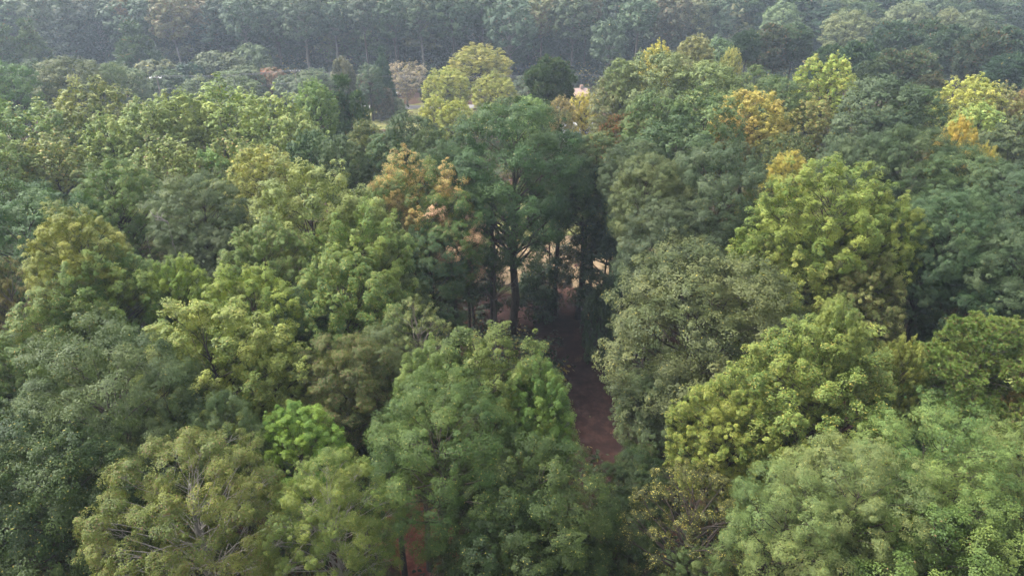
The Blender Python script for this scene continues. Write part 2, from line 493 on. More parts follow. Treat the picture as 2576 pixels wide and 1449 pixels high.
def patch(name, cx, cy, rx, ry, mat, z=0.03, seed=1, rot=0.0, n=72, amp=.18):
    # an irregular sheet lying on the ground
    r = random.Random(seed); ph = [r.uniform(0, 6.28) for _ in range(4)]
    vs = []; fs = []; rings = 14
    for k in range(rings+1):
        for i in range(n):
            a = 2*math.pi*i/n
            w = 1 + amp*math.sin(2*a+ph[0]) + amp*.7*math.sin(3*a+ph[1]) + amp*.5*math.sin(7*a+ph[2]) + amp*.25*math.sin(13*a+ph[3])
            f = k/rings
            px, py = rx*w*f*math.cos(a), ry*w*f*math.sin(a)
            X = cx + px*math.cos(rot) - py*math.sin(rot); Y = cy + px*math.sin(rot) + py*math.cos(rot)
            vs.append((X, Y, gz(X, Y) + z))
    for k in range(rings):
        for i in range(n):
            fs.append((k*n+i, k*n+(i+1) % n, (k+1)*n+(i+1) % n, (k+1)*n+i))
    me = bpy.data.meshes.new(name); me.from_pydata(vs, [], fs); me.materials.append(mat); me.update()
    o = link(name, me); tag(o, kind="structure"); return o

def soil(name, stops, scale, rough=.95):
    m, nt, b = new_mat(name); N = nt.nodes; L = nt.links
    g_ = N.new("ShaderNodeNewGeometry"); no = N.new("ShaderNodeTexNoise")
    no.inputs["Scale"].default_value = scale; no.inputs["Detail"].default_value = 9; no.inputs["Roughness"].default_value = .7
    L.new(g_.outputs["Position"], no.inputs["Vector"])
    r = N.new("ShaderNodeValToRGB")
    for i, (p, c) in enumerate(stops):
        e = r.color_ramp.elements[i] if i < 2 else r.color_ramp.elements.new(p)
        e.position = p; e.color = c + (1,)
    L.new(no.outputs[0], r.inputs[0]); L.new(r.outputs[0], b.inputs["Base Color"]); b.inputs["Roughness"].default_value = rough; b.inputs["Specular IOR Level"].default_value = 0.08
    bp = N.new("ShaderNodeBump"); bp.inputs["Strength"].default_value = .5; bp.inputs["Distance"].default_value = .1
    L.new(no.outputs[0], bp.inputs["Height"]); L.new(bp.outputs[0], b.inputs["Normal"])
    return m
STRAW = soil("straw", [(.3, (.085, .064, .036)), (.5, (.15, .11, .065)), (.7, (.23, .17, .11))], .9)
CLAY = soil("red_clay", [(.3, (.012, .0066, .0056)), (.5, (.024, .012, .010)), (.7, (.050, .026, .020))], .8)  # clay red, darkened so the colour carries the tree shade over the track
LAWN = soil("lawn", [(.3, (.08, .09, .03)), (.5, (.14, .14, .05)), (.7, (.22, .20, .09))], .35)
ROAD = soil("asphalt", [(.3, (.16, .15, .16)), (.7, (.26, .25, .25))], 2.0)
patch("clearing", 3, 92, 15, 17, STRAW, .03, 3)
patch("grass", 6, 106, 17, 12, LAWN, .05, 9)
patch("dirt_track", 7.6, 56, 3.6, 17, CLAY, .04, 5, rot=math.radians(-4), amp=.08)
patch("worn_earth", 4, 70, 8, 5, CLAY, .065, 19)
patch("dirt_path", -7, 73, 6, 3, CLAY, .06, 8, rot=math.radians(14))
RED = soil("red_soil", [(.3, (.07, .026, .018)), (.5, (.14, .050, .035)), (.7, (.24, .11, .07))], 1.4)
x_, y_ = ground_pt(1050, 1345); patch("red_earth", x_, y_, 3.2, 4.5, RED, .05, 17, amp=.2)
x_, y_ = ground_pt(1010, 285); patch("lawn", x_+4, y_-6, 26, 18, LAWN, .03, 12)
x_, y_ = ground_pt(1090, 240); patch("driveway", x_, y_+2, 12, 7, CLAY, .07, 14, rot=.1)
x_, y_ = ground_pt(915, 200); patch("bank", x_, y_, 9, 6, CLAY, .07, 15, rot=.3)
x_, y_ = ground_pt(1055, 268)
rd = MB(); n_ = 60
for i in range(n_):
    xa, xb = -70 + 140*i/n_, -70 + 140*(i+1)/n_
    rd.quad((xa, y_-2.6+.05*xa, gz(xa, y_)+.11), (xb, y_-2.6+.05*xb, gz(xb, y_)+.11), (xb, y_+2.6+.05*xb, gz(xb, y_)+.11), (xa, y_+2.6+.05*xa, gz(xa, y_)+.11))
tag(rd.build("road", ROAD), kind="structure")

# undergrowth that nobody could count: low leafy clumps all over the forest floor
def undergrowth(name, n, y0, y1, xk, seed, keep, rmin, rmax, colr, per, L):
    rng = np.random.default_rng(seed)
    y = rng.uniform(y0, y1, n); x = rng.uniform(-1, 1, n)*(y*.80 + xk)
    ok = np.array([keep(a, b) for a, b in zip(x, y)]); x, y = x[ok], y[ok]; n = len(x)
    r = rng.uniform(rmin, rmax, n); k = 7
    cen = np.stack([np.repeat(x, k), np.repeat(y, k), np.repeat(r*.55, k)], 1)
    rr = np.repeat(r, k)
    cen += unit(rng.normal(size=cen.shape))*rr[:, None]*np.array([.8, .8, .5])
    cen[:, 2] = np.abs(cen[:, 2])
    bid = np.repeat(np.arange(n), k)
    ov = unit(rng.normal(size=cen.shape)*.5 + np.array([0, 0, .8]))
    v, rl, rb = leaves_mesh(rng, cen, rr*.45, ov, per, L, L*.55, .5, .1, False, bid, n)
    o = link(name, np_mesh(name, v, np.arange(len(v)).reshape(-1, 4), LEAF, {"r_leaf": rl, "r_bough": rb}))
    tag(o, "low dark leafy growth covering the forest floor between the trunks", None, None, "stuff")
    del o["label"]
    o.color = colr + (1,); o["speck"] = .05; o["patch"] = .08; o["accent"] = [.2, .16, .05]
    return o
def free(x, y):
    if math.hypot(x+6, y-36.5) < 4.5: return False
    if ((x-7.6)/3.4)**2 + ((y-55)/17)**2 < 1: return False
    if ((x-4)/17)**2 + ((y-90)/22)**2 < 1: return random.Random(int(x*91+y*17)).random() < .10 and y < 84
    if y > 150 and -48 < x < -4: return ((x+26)/24)**2 + ((y-186)/24)**2 > 1
    return True
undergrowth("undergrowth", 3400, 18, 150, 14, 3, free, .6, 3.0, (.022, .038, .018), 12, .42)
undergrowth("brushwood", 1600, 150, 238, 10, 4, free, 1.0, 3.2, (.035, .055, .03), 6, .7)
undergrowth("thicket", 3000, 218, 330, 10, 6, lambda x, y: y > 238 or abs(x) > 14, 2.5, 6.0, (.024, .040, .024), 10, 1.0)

# ------------------------------------------------------------------ the trees, nearest first
# bottom left
T('oak', 130, 1075, 440, 21, (.026,.045,.020), "dark green oak filling the bottom left corner of the wood", v=0, sp=.03)
T('feather', 285, 832, 430, 23, 'sage', "feathery grey green willow oak above the dark corner oak on the left", v=0)
T('feather', 460, 890, 210, 21, 'sage', "slimmer grey green willow oak beside the bright yellow green poplar at left", v=1)
T('airy', 500, 1118, 400, 22, (.092,.112,.034), "open olive yellow tree with bare pale limbs at the bottom left", bark='pale', sp=.12, ac='b', v=0)
T('airy', 850, 1135, 290, 21, (.085,.105,.036), "olive green tree with pale slanting limbs left of the bottom centre crown", bark='pale', v=1, sp=.06)
T('maple', 775, 1020, 215, 19, 'fresh', "small bright green maple standing over a dark gap left of bottom centre", v=0, sp=.02)
T('feather', 592, 985, 170, 20, (.05,.075,.045), "small blue green tree between the olive tree and the bright green maple", v=2)
T('maple', 262, 1428, 140, 12, 'fresh', "bright green treetop just showing on the bottom edge at left", v=1)
T('maple', -30, 1395, 120, 14, 'fresh', "bright green treetop cut by the left edge near the bottom corner", v=2)
T('oak', 905, 1010, 200, 14, (.020,.032,.016), "shaded low oak in the dark gap under the rust tipped oak", v=1)  # leaf colour darkened to stand for the gap's shade
T('oak', 885, 848, 220, 20, (.050,.070,.022), "dark olive oak with rust coloured tips left of the centre crown", sp=.30, ac='b', v=2)
# bottom centre
T('maple', 1225, 822, 360, 22, (.066,.100,.033), "light green maple whose pointed top rises just below the central clearing", v=0, sp=.03)
T('maple', 1350, 905, 190, 21, (.062,.098,.032), "light green maple bordering the red dirt track on its left", v=1, sp=.03)
T('feather', 1105, 965, 370, 22, (.048,.074,.027), "broad green willow oak in the bottom centre left of the light green maple", v=0, sp=.03)
T('feather', 1360, 1105, 340, 20, (.032,.053,.020), "deep green willow oak filling the bottom centre right beside the track", v=2, sp=.03)
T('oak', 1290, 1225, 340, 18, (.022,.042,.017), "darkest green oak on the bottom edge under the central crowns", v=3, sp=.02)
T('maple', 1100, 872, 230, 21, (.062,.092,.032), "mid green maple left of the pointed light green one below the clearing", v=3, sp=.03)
T('oak', 1600, 1150, 200, 13, (.022,.036,.016), "low oak in the dark gap right of the bottom centre crowns", v=0)  # near black leaf colour holds the shade of this gap
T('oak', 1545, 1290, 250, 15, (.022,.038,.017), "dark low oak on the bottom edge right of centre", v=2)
# bottom right
T('sparse', 1735, 1165, 300, 19, (.040,.045,.020), "thin dark tree with scattered yellowish leaves in the shaded gap at the bottom right", v=1, sp=.2, ac='y', bark='dark')
T('feather', 2330, 1012, 330, 22, 'pale', "pale green willow oak with the tallest top in the bottom right corner", v=1, sp=.05, ac='y')
T('feather', 2110, 1120, 330, 21, (.095,.125,.065), "pale green willow oak left of the tallest pale one in the bottom right corner", v=2, sp=.05)
T('feather', 1960, 1185, 300, 20, (.085,.118,.062), "pale blue green willow oak at the left end of the bottom right group", v=0, sp=.03)
T('maple', 2330, 1235, 460, 20, (.070,.105,.040), "darker green broad crown in front of the pale oaks at the bottom right", v=2, sp=.015, ac='b')
T('feather', 2545, 1085, 300, 21, (.095,.120,.055), "pale green willow oak with a few orange flecks cut by the right edge", v=0, sp=.03, ac='o')
T('maple', 1765, 1385, 190, 15, (.080,.115,.055), "small pale green treetop on the bottom edge below the thin dark tree", v=1)
T('maple', 2080, 1330, 260, 17, (.065,.10,.045), "mid green treetop on the bottom edge of the right hand group", v=0)
# right of the track
T('oak', 1766, 622, 445, 22, (.070,.084,.050), "large rounded grey olive oak standing right of the red dirt track", v=1, sp=.02)
T('oak', 1675, 925, 230, 15, (.060,.076,.046), "lower grey olive oak leaning over the dirt track", v=2, sp=.02)
T('poplar', 2040, 800, 400, 22, (.095,.122,.036), "large bright yellow green poplar in front of the grey olive oak", v=0, sp=.16, ac='y')
T('poplar', 2075, 752, 150, 23, (.100,.128,.040), "narrow yellow green poplar spire rising over the large bright poplar", v=1, sp=.10)
T('poplar', 1830, 945, 260, 19, (.105,.135,.03), "yellow flecked poplar reaching left below the grey olive oak", v=2, sp=.22)
T('poplar', 2232, 846, 125, 20, (.105,.125,.03), "slender yellow green poplar standing alone in the dark gap left of the pines", v=3, sp=.2)
T('pine', 2455, 800, 310, 21, (.10,.15,.055), "large rounded pine with brownish centre on the right edge", v=0, sp=.18, ac='b')
T('pine', 2545, 1000, 180, 17, (.14,.13,.055), "pine with many rust brown needles below the large rounded pine", v=1, sp=.45, ac='o')
T('pine', 2285, 990, 200, 16, (.05,.115,.06), "small blue green pine in front of the large rounded pine", v=1, sp=.03)
# left, second rank
T('poplar', 560, 760, 400, 22, (.112,.145,.038), "brightest yellow green poplar in the left half of the wood", v=0, sp=.10)
T('poplar', 640, 672, 270, 22, (.115,.155,.034), "yellow green poplar just behind the brightest one on its right", v=1, sp=.10)
T('poplar', 470, 642, 150, 22, (.125,.165,.034), "narrow yellow green poplar beside a dead snag left of centre", v=2, sp=.12)
T('poplar', 700, 860, 180, 19, (.115,.155,.032), "lower yellow green poplar on the right flank of the brightest one", v=3, sp=.12)
T('poplar', 230, 515, 250, 25, (.125,.150,.036), "tall yellowish poplar with brown seed tips at the left", v=1, sp=.14)
T('maple', 300, 622, 260, 23, (.082,.118,.042), "soft green tree below the tall yellowish poplar at the left", v=2, sp=.05)
T('maple', 180, 712, 300, 22, (.078,.115,.040), "soft green broad tree left of the brightest poplar", v=0, sp=.06, ac='o')
T('poplar', 60, 840, 210, 20, (.065,.10,.035), "mid green tree on the left edge below the olive brown one", v=0, sp=.08)
T('sparse', 55, 640, 170, 22, (.12,.11,.045), "olive brown tree with thin leaves at the left edge", v=0, sp=.3, ac='b', bark='mid')
T('poplar', -10, 592, 90, 23, (.13,.13,.05), "narrow yellowish treetop cut by the left edge above the olive brown tree", v=2, sp=.2)
T('oak', 100, 468, 350, 24, (.045,.082,.040), "rounded dark green oak at the left edge under the pale poplar bank", v=3, sp=.01)
T('oak', 765, 730, 200, 20, (.042,.076,.042), "dark green oak between the brightest poplar and the tall light poplar", v=0)
T('oak', 815, 835, 150, 17, (.036,.066,.036), "dark green lower oak right of the brightest poplar", v=1)
T('poplar', 320, 402, 200, 24, (.082,.115,.040), "green poplar with a brownish lower crown left of the grey green oak", v=3, sp=.08, ac='b')
T('oak', 520, 432, 210, 24, (.068,.085,.056), "grey green oak left of the tall light green poplar", v=2)
T('oak', 558, 570, 150, 21, (.058,.076,.052), "small grey green oak in front of the other grey green oak", v=0)
T('sparse', 440, 560, 140, 20, (.075,.085,.045), "thin dull green tree with dead twigs under the grey green oak", v=1, sp=.15, ac='b', bark='mid')
T('poplar', 800, 405, 390, 25, (.125,.155,.05), "tall light green poplar left of the orange tinted tree", v=0, sp=.04)
T('poplar', 905, 520, 270, 23, (.10,.14,.038), "light green poplar sloping down right of the tall light one", v=1, sp=.10)
T('poplar', 680, 560, 230, 23, (.085,.12,.036), "shaded green poplar below the tall light one on its left", v=2, sp=.12, ac='b')
T('poplar', 870, 640, 300, 22, (.078,.108,.034), "green poplar with many yellow leaves above the rust tipped oak", v=3, sp=.18)
T('sparse', 1045, 745, 220, 21, (.10,.125,.060), "thin grey green tree with small leaves left of the clearing", v=0, sp=.12, bark='mid')
T('feather', 975, 815, 210, 20, (.060,.080,.050), "dull grey green tree above the centre crown at the left of the clearing", v=1, sp=.05)
T('oak', 1005, 690, 150, 18, (.045,.065,.030), "low olive oak tucked behind the thin grey green tree", v=3, sp=.1)
# centre
T('maple', 1050, 378, 250, 23, (.090,.130,.045), "tree with orange and yellow patches on its top left of the big central oak", v=0, pa=.40, sp=.14, ac='o')
T('oak', 1130, 480, 190, 20, (.060,.10,.036), "green tree with pale orange boughs against the central oak trunk", v=2, pa=.28, sp=.05, ac='p')
T('full', 1085, 560, 210, 18, (.040,.075,.038), "dark green oak under the orange tinted tree", v=3, sp=.02)
T('oak', 970, 455, 110, 21, (.065,.11,.04), "small green tree with orange leaves on top beside the light poplar", v=1, pa=.3, ac='o')
# (the central oaks over the clearing follow below)
T('oak', 1175, 395, 120, 22, (.035,.065,.034), "dark oak shoulder between the orange patched tree and the central oak", v=0)
# right of the central oak
T('oak', 1590, 640, 150, 12, (.034,.060,.040), "low dark oak between the clearing and the grey olive oak", v=1)
T('bush', 1515, 712, 84, 9, (.036,.062,.042), "small blue green tree at the right rim of the clearing", v=0)
T('oak', 1630, 388, 210, 24, (.066,.082,.050), "grey olive oak behind the blue green oak right of centre", v=3)
T('oak', 1545, 478, 150, 15, (.064,.082,.052), "smaller grey olive oak with pinkish twigs over the clearing's right side", v=1)
T('oak', 1800, 360, 270, 25, (.046,.072,.052), "tall rounded blue green oak right of centre", v=2, sp=.01)
T('oak', 1690, 500, 240, 22, (.046,.070,.052), "blue green oak in front of the tall rounded blue green one", v=0, sp=.01)
T('oak', 1640, 560, 180, 19, (.042,.064,.048), "lowest of the blue green oaks above the large grey olive oak", v=3, sp=.01)
T('maple', 1900, 470, 190, 22, (.055,.090,.030), "green tree with rust flecks left of the big yellow green poplar", v=2, sp=.12, ac='r')
T('maple', 1890, 535, 130, 19, (.065,.10,.030), "smaller green tree with yellowed tips in front of the rust flecked one", v=1, sp=.12)
T('poplar', 2060, 398, 340, 26, (.125,.155,.045), "biggest yellow green poplar in the right half", v=1, sp=.08)
T('poplar', 2200, 480, 180, 24, (.12,.145,.042), "yellow green poplar shoulder right of the biggest one", v=3, sp=.12)
T('poplar', 2010, 560, 300, 22, (.115,.135,.040), "lower left part poplar in front of the biggest one with yellow leaves", v=2, sp=.2)
T('poplar', 2140, 620, 230, 21, (.105,.118,.045), "thinning greyish yellow poplar below the biggest one on the right", v=0, sp=.2, ac='b')
T('poplar', 1968, 378, 120, 22, 'gold', "golden yellow tree behind the biggest yellow green poplar", v=2, sp=.3, ac='y')
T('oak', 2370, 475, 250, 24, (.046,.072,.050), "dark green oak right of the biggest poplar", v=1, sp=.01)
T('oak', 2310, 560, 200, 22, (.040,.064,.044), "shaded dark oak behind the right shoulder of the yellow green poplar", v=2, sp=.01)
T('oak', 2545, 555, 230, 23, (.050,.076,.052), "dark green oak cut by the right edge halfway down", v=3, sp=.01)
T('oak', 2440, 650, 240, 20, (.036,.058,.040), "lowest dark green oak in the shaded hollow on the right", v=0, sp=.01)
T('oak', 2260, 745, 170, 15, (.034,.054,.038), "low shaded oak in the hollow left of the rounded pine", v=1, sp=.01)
T('oak', 2545, 420, 230, 24, (.052,.078,.054), "dark green oak at the right edge below the small golden tree", v=0, sp=.01)
T('oak', 2270, 312, 250, 25, (.048,.072,.048), "dark green oak left of the golden tree on the right", v=2, sp=.01)
T('oak', 2140, 335, 180, 24, (.050,.076,.050), "dark green oak directly behind the biggest yellow green poplar", v=1, sp=.01)
T('oak', 2400, 372, 240, 24, (.050,.074,.046), "dark olive green oak below the golden tree on the right", v=3, sp=.02)
T('poplar', 2180, 420, 80, 21, (.12,.12,.05), "small dull yellow sapling top right of the biggest poplar", v=1, sp=.2)
T('poplar', 2382, 293, 110, 25, 'gold', "small golden tree among the dark oaks near the right edge", v=0, sp=.3, ac='y')
T('poplar', 2446, 358, 60, 24, 'gold', "smallest golden treetop right of the other golden tree", v=3, sp=.3, ac='y')
# middle distance, left: the pale poplar bank
T('poplar', 55, 245, 260, 24, (.100,.125,.048), "pale green poplar at the left end of the poplar bank", v=0, sp=.08)
T('poplar', 130, 330, 230, 22, (.095,.115,.044), "poplar with browning leaves in front at the left end of the bank", v=1, sp=.12, ac='o')
T('poplar', -20, 330, 200, 23, (.095,.12,.044), "poplar cut by the left edge at the front of the bank", v=2, sp=.1)
T('poplar', 250, 192, 210, 25, (.110,.130,.048), "tall yellowish poplar left of the shed roof in the bank", v=1, sp=.12)
T('poplar', 385, 240, 200, 24, (.108,.130,.046), "poplar in the bank right in front of the grey shed roof", v=2, sp=.06)
T('poplar', 570, 188, 270, 25, (.112,.138,.046), "tallest poplar in the middle of the pale bank", v=3, sp=.06)
T('poplar', 465, 222, 150, 24, (.112,.138,.046), "poplar between the shed roof and the tallest poplar of the bank", v=0, sp=.05)
T('poplar', 690, 225, 230, 24, (.108,.132,.046), "poplar right of the tallest one in the bank", v=0, sp=.08)
T('poplar', 745, 290, 180, 22, (.098,.115,.042), "shaded poplar at the right end of the bank", v=2, sp=.12)
T('poplar', 800, 195, 100, 24, (.085,.13,.055), "narrow fresher green poplar at the right end of the bank", v=1, sp=.03)
T('poplar', 430, 335, 240, 23, (.100,.120,.044), "poplar with a dark lower crown in the front row of the bank", v=3, sp=.1, ac='b')
T('poplar', 600, 330, 240, 22, (.100,.120,.042), "front row poplar of the bank above the small yellow tree", v=1, sp=.14, ac='o')
T('poplar', 290, 285, 180, 23, (.105,.125,.046), "poplar left of the front row above the dark narrow conifer", v=3, sp=.06)
T('spruce', 245, 322, 100, 20, 'dusk', "narrow dark conifer in a gap of the poplar bank at the left", v=0, sp=0)
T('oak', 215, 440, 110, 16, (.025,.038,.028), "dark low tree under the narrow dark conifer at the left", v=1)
T('poplar', 545, 372, 110, 21, (.08,.125,.04), "fresh green treetop left of the small yellow tree", v=0)
T('poplar', 668, 368, 180, 22, (.14,.155,.045), "small yellow tree behind the tall light green poplar", v=2, sp=.3)
T('maple', 790, 325, 110, 22, (.048,.082,.044), "dark green tree below the right end of the poplar bank", v=0, lod='mid')
T('maple', 868, 338, 120, 22, (.050,.084,.046), "pointed dark green tree right of the small yellow tree", v=1, lod='mid')
T('spruce', 868, 190, 180, 22, (.040,.072,.048), "tall dark evergreen right of the poplar bank", v=0, sp=.02, ac='b')
T('spruce', 905, 230, 120, 20, (.042,.074,.046), "smaller dark evergreen beside the lawn", v=1, sp=.04, ac='y')
T('oak', 925, 300, 90, 21, (.075,.095,.042), "olive tree at the edge of the lawn", v=2, sp=.12, lod='mid')
T('oak', 1035, 275, 130, 24, (.040,.070,.042), "dark green oak in front of the lawn left of the central oak", v=1, sp=.01)
T('oak', 990, 330, 130, 22, (.044,.075,.042), "dark green oak below the lawn left of the central oak", v=3, sp=.03)
T('oak', 1090, 320, 90, 23, (.044,.072,.040), "small dark oak wedged against the central oak on its left", v=0)
# yellow tree group behind the central oak
T('poplar', 1205, 110, 150, 17, (.19,.18,.05), "tall straw yellow tree behind the central oak", v=0, sp=.2, ac='y', lod='mid')
T('poplar', 1125, 165, 110, 15, (.19,.185,.05), "straw yellow tree left shoulder of the yellow group behind the central oak", v=1, sp=.3, lod='mid')
T('poplar', 1245, 175, 110, 15, (.17,.17,.05), "straw yellow and green tree at the right of the yellow group", v=2, sp=.2, ac='y', lod='mid')
T('poplar', 1095, 238, 80, 13, (.17,.20,.045), "lime yellow small tree in front of the yellow group by the lawn", v=3, sp=.2, lod='mid')
T('poplar', 1150, 245, 90, 13, (.19,.195,.045), "low straw yellow tree in front of the yellow group", v=0, sp=.2, lod='mid')
T('poplar', 1335, 240, 120, 17, (.085,.135,.045), "fresh green tree right behind the central oak's top", v=1, lod='mid')
T('poplar', 1410, 240, 60, 18, (.14,.125,.055), "brownish yellow small tree left of the small grey roof", v=2, sp=.3, ac='o', lod='mid')
T('poplar', 1470, 225, 80, 18, (.26,.215,.06), "yellow orange tree above the small grey roof", v=3, sp=.3, lod='mid')
T('pine', 1385, 140, 105, 22, (.048,.075,.048), "round topped pine standing alone left of the utility pole", v=0, sp=.03, ac='b')
T('bare', 1020, 155, 105, 12, (.26,.22,.20), "nearly bare greyish pink tree beside the driveway", v=0, sp=.3, ac='b', bark='pale', lod='mid')
T('bush', 960, 218, 57, 8, (.09,.085,.06), "small rounded brownish tree on the lawn", v=0, sp=.2, ac='b')
T('bush', 995, 245, 52, 5, (.11,.12,.08), "low greyish shrub on the lawn right of the small rounded tree", v=1, sp=.1, cat='shrub')
T('spruce', 962, 118, 55, 17, (.040,.080,.055), "slim dark green tree behind the driveway", v=0)
T('bush', 905, 195, 63, 7, (.09,.06,.045), "reddish brown low tree above the red bank", v=1, sp=.3, ac='r')
T('bush', 1085, 205, 52, 6, (.04,.05,.035), "dark low shrub behind the driveway by the yellow group", v=0, cat='shrub')
# middle distance, right
T('airy', 1560, 180, 160, 23, (.10,.11,.065), "greyish green tree with bare forked limbs right of the small grey roof", v=0, sp=.1, ac='b', bark='mid')
T('pine', 1570, 285, 150, 21, (.085,.085,.045), "rusty green pine between the central oak and the dark oaks", v=1, sp=.35, ac='r', lod='mid')
T('oak', 1500, 330, 130, 21, (.060,.085,.042), "olive green oak below the small grey roof", v=0, sp=.08)
T('full', 1480, 430, 110, 16, (.042,.068,.036), "dark oak right against the central oak", v=3)
T('oak', 1690, 290, 190, 24, (.046,.074,.044), "dark green oak above the grey olive oaks right of centre", v=1)
T('oak', 1590, 350, 150, 23, (.044,.070,.042), "dark green oak right of the olive green one", v=2)
T('oak', 1760, 225, 220, 25, (.066,.100,.050), "broad green oak below the pale topped row on the right", v=3, sp=.01)
T('oak', 1640, 225, 160, 25, (.066,.098,.050), "green oak left of the broad green one under the pale tops", v=0, sp=.01)
T('oak', 1650, 125, 210, 26, (.125,.150,.085), "pale green broad tree at the left end of the right hand ridge", v=1, sp=.02)
T('oak', 1775, 155, 190, 25, (.110,.138,.075), "pale green oak in the ridge right of the pale broad tree", v=2, sp=.01)
T('oak', 1560, 145, 90, 25, (.12,.15,.08), "pale green shoulder tree beside the tall pine trunk", v=3)
T('poplar', 1650, 97, 80, 26, (.30,.27,.07), "small yellow crown above the pale broad tree", v=1, sp=.2, lod='mid')
T('oak', 1890, 165, 160, 24, (.078,.110,.058), "green oak in the ridge left of the tall yellow green tree", v=0, sp=.04)
T('oak', 1960, 190, 130, 24, (.068,.105,.058), "green oak against the tall yellow green tree", v=2, sp=.03)
T('poplar', 2070, 133, 140, 26, (.150,.175,.055), "tall yellow green tree in the ridge above the golden brown one", v=3, sp=.15, ac='o')
T('poplar', 2035, 240, 140, 22, (.12,.13,.05), "thin yellow green tree below the tall yellow green one", v=0, sp=.25, ac='o')
T('poplar', 1885, 222, 180, 24, (.19,.175,.05), "golden brown tree on the right half of the ridge", v=1, sp=.2, ac='y')
T('poplar', 1830, 275, 130, 22, (.19,.15,.045), "lower golden brown tree at the left of the larger golden brown one", v=2, sp=.4, ac='o')
T('oak', 1960, 330, 150, 21, (.05,.075,.034), "dark green tree under the golden brown one", v=3, sp=.08)
T('oak', 2215, 190, 200, 25, (.058,.085,.064), "broad blue green oak right of the tall yellow green tree", v=1, sp=.01)
T('oak', 2290, 215, 130, 24, (.052,.080,.050), "dark green oak right of the broad blue green one", v=0, sp=.02)
T('oak', 2180, 270, 150, 22, (.050,.076,.058), "lower blue green oak in front of the broad blue green one", v=2, sp=.01)
T('poplar', 2430, 182, 150, 24, (.20,.215,.06), "bright yellow green tree near the right edge of the ridge", v=1, sp=.12)
T('poplar', 2500, 205, 130, 23, (.15,.15,.06), "dull yellow tree right of the bright yellow green one", v=2, sp=.2, ac='o')
T('poplar', 2450, 255, 160, 22, (.15,.17,.06), "yellow green tree in front of the bright one near the right edge", v=3, sp=.1)
T('oak', 2540, 280, 130, 24, (.058,.080,.052), "dark oak at the right edge below the dull yellow tree", v=3, sp=.02)
T('oak', 2480, 320, 120, 22, (.056,.078,.056), "dark blue green oak above the right edge oaks", v=1, sp=.02)
T('poplar', 2565, 205, 60, 23, (.17,.13,.08), "pinkish brown treetop at the right edge", v=0, sp=.2, ac='o')
# shrubs and small trees between the bank and the far wood
T('full', 590, 178, 120, 15, (.075,.10,.05), "mid green tree low behind the tallest poplar of the bank", v=0)
T('full', 790, 172, 110, 13, (.060,.085,.05), "dull green low tree under the cables left of the tall dark evergreen", v=1)
T('full', 500, 188, 90, 13, (.070,.095,.05), "dull green low tree behind the shed's right hand poplar", v=2)
T('full', 320, 168, 100, 14, (.070,.10,.05), "dull green low tree right of the small olive tree", v=3)
T('full', 238, 150, 90, 17, (.060,.085,.05), "dark olive low tree left of the small olive tree", v=0)
T('full', 100, 150, 110, 20, (.055,.08,.05), "dark hazy low tree under the pointed pines", v=1)
T('full', 1330, 190, 110, 12, (.045,.068,.045), "dark low tree left of the round topped pine's foot", v=2)
T('full', 930, 160, 60, 14, (.050,.075,.05), "dark low tree left of the slim dark tree", v=3)
T('oak', 30, 150, 120, 22, (.070,.125,.055), "fresh green rounded tree at the left edge before the pines", v=0, lod='mid')
T('oak', 180, 142, 150, 21, (.078,.10,.056), "hazy olive tree behind the pale poplar bank at the left", v=1, lod='mid')
T('oak', 285, 158, 60, 18, (.08,.11,.05), "small olive tree behind the tall yellowish poplar", v=2, lod='mid')
T('bush', 390, 150, 109, 12, (.082,.10,.052), "round olive shrub above the grey shed roof", v=0, sp=.1, cat='shrub')
T('bush', 425, 175, 92, 11, (.055,.085,.045), "rounded dark green bush right of the grey shed roof", v=1, cat='shrub')
T('bush', 476, 158, 71, 11, (.035,.065,.055), "dark blue green bush right of the shed", v=0, cat='shrub')
T('bush', 545, 130, 144, 13, (.088,.10,.062), "wide round greyish olive tree behind the tallest poplar", v=1)
T('bush', 635, 110, 94, 14, (.085,.11,.075), "round grey green tree in front of the dark far wood", v=0)
T('bush', 620, 165, 109, 11, (.080,.10,.058), "low olive tree below the round grey green one", v=1)
T('bush', 680, 170, 81, 10, (.14,.10,.065), "reddish tan bush right behind the bank", v=0, sp=.3, ac='r', cat='shrub')
T('bush', 725, 190, 81, 9, (.075,.10,.065), "low grey green bush under the power cables", v=1, cat='shrub')
T('bush', 862, 142, 71, 15, (.078,.085,.060), "greyish round tree behind the tall dark evergreen", v=0)
# hazy pines in the top left corner
T('spruce', 335, 55, 140, 21, (.060,.095,.055), "broad pointed pine standing apart in front of the far wood at the left", v=0, sp=.04, ac='b')
T('spruce', 75, 48, 110, 22, (.075,.110,.056), "pointed pine second from the left edge at the top", v=1, sp=.08, ac='b')
T('spruce', 8, 60, 120, 21, (.085,.120,.056), "pointed pine cut by the left edge at the top", v=0, sp=.1, ac='b')
T('spruce', 165, -5, 140, 25, (.060,.092,.060), "tall broad pine right of the pointed pines in the top left corner", v=1, sp=.03, ac='b')
T('spruce', 95, -30, 120, 26, (.055,.088,.06), "tall hazy pine behind the pointed pines in the top left corner", v=0)
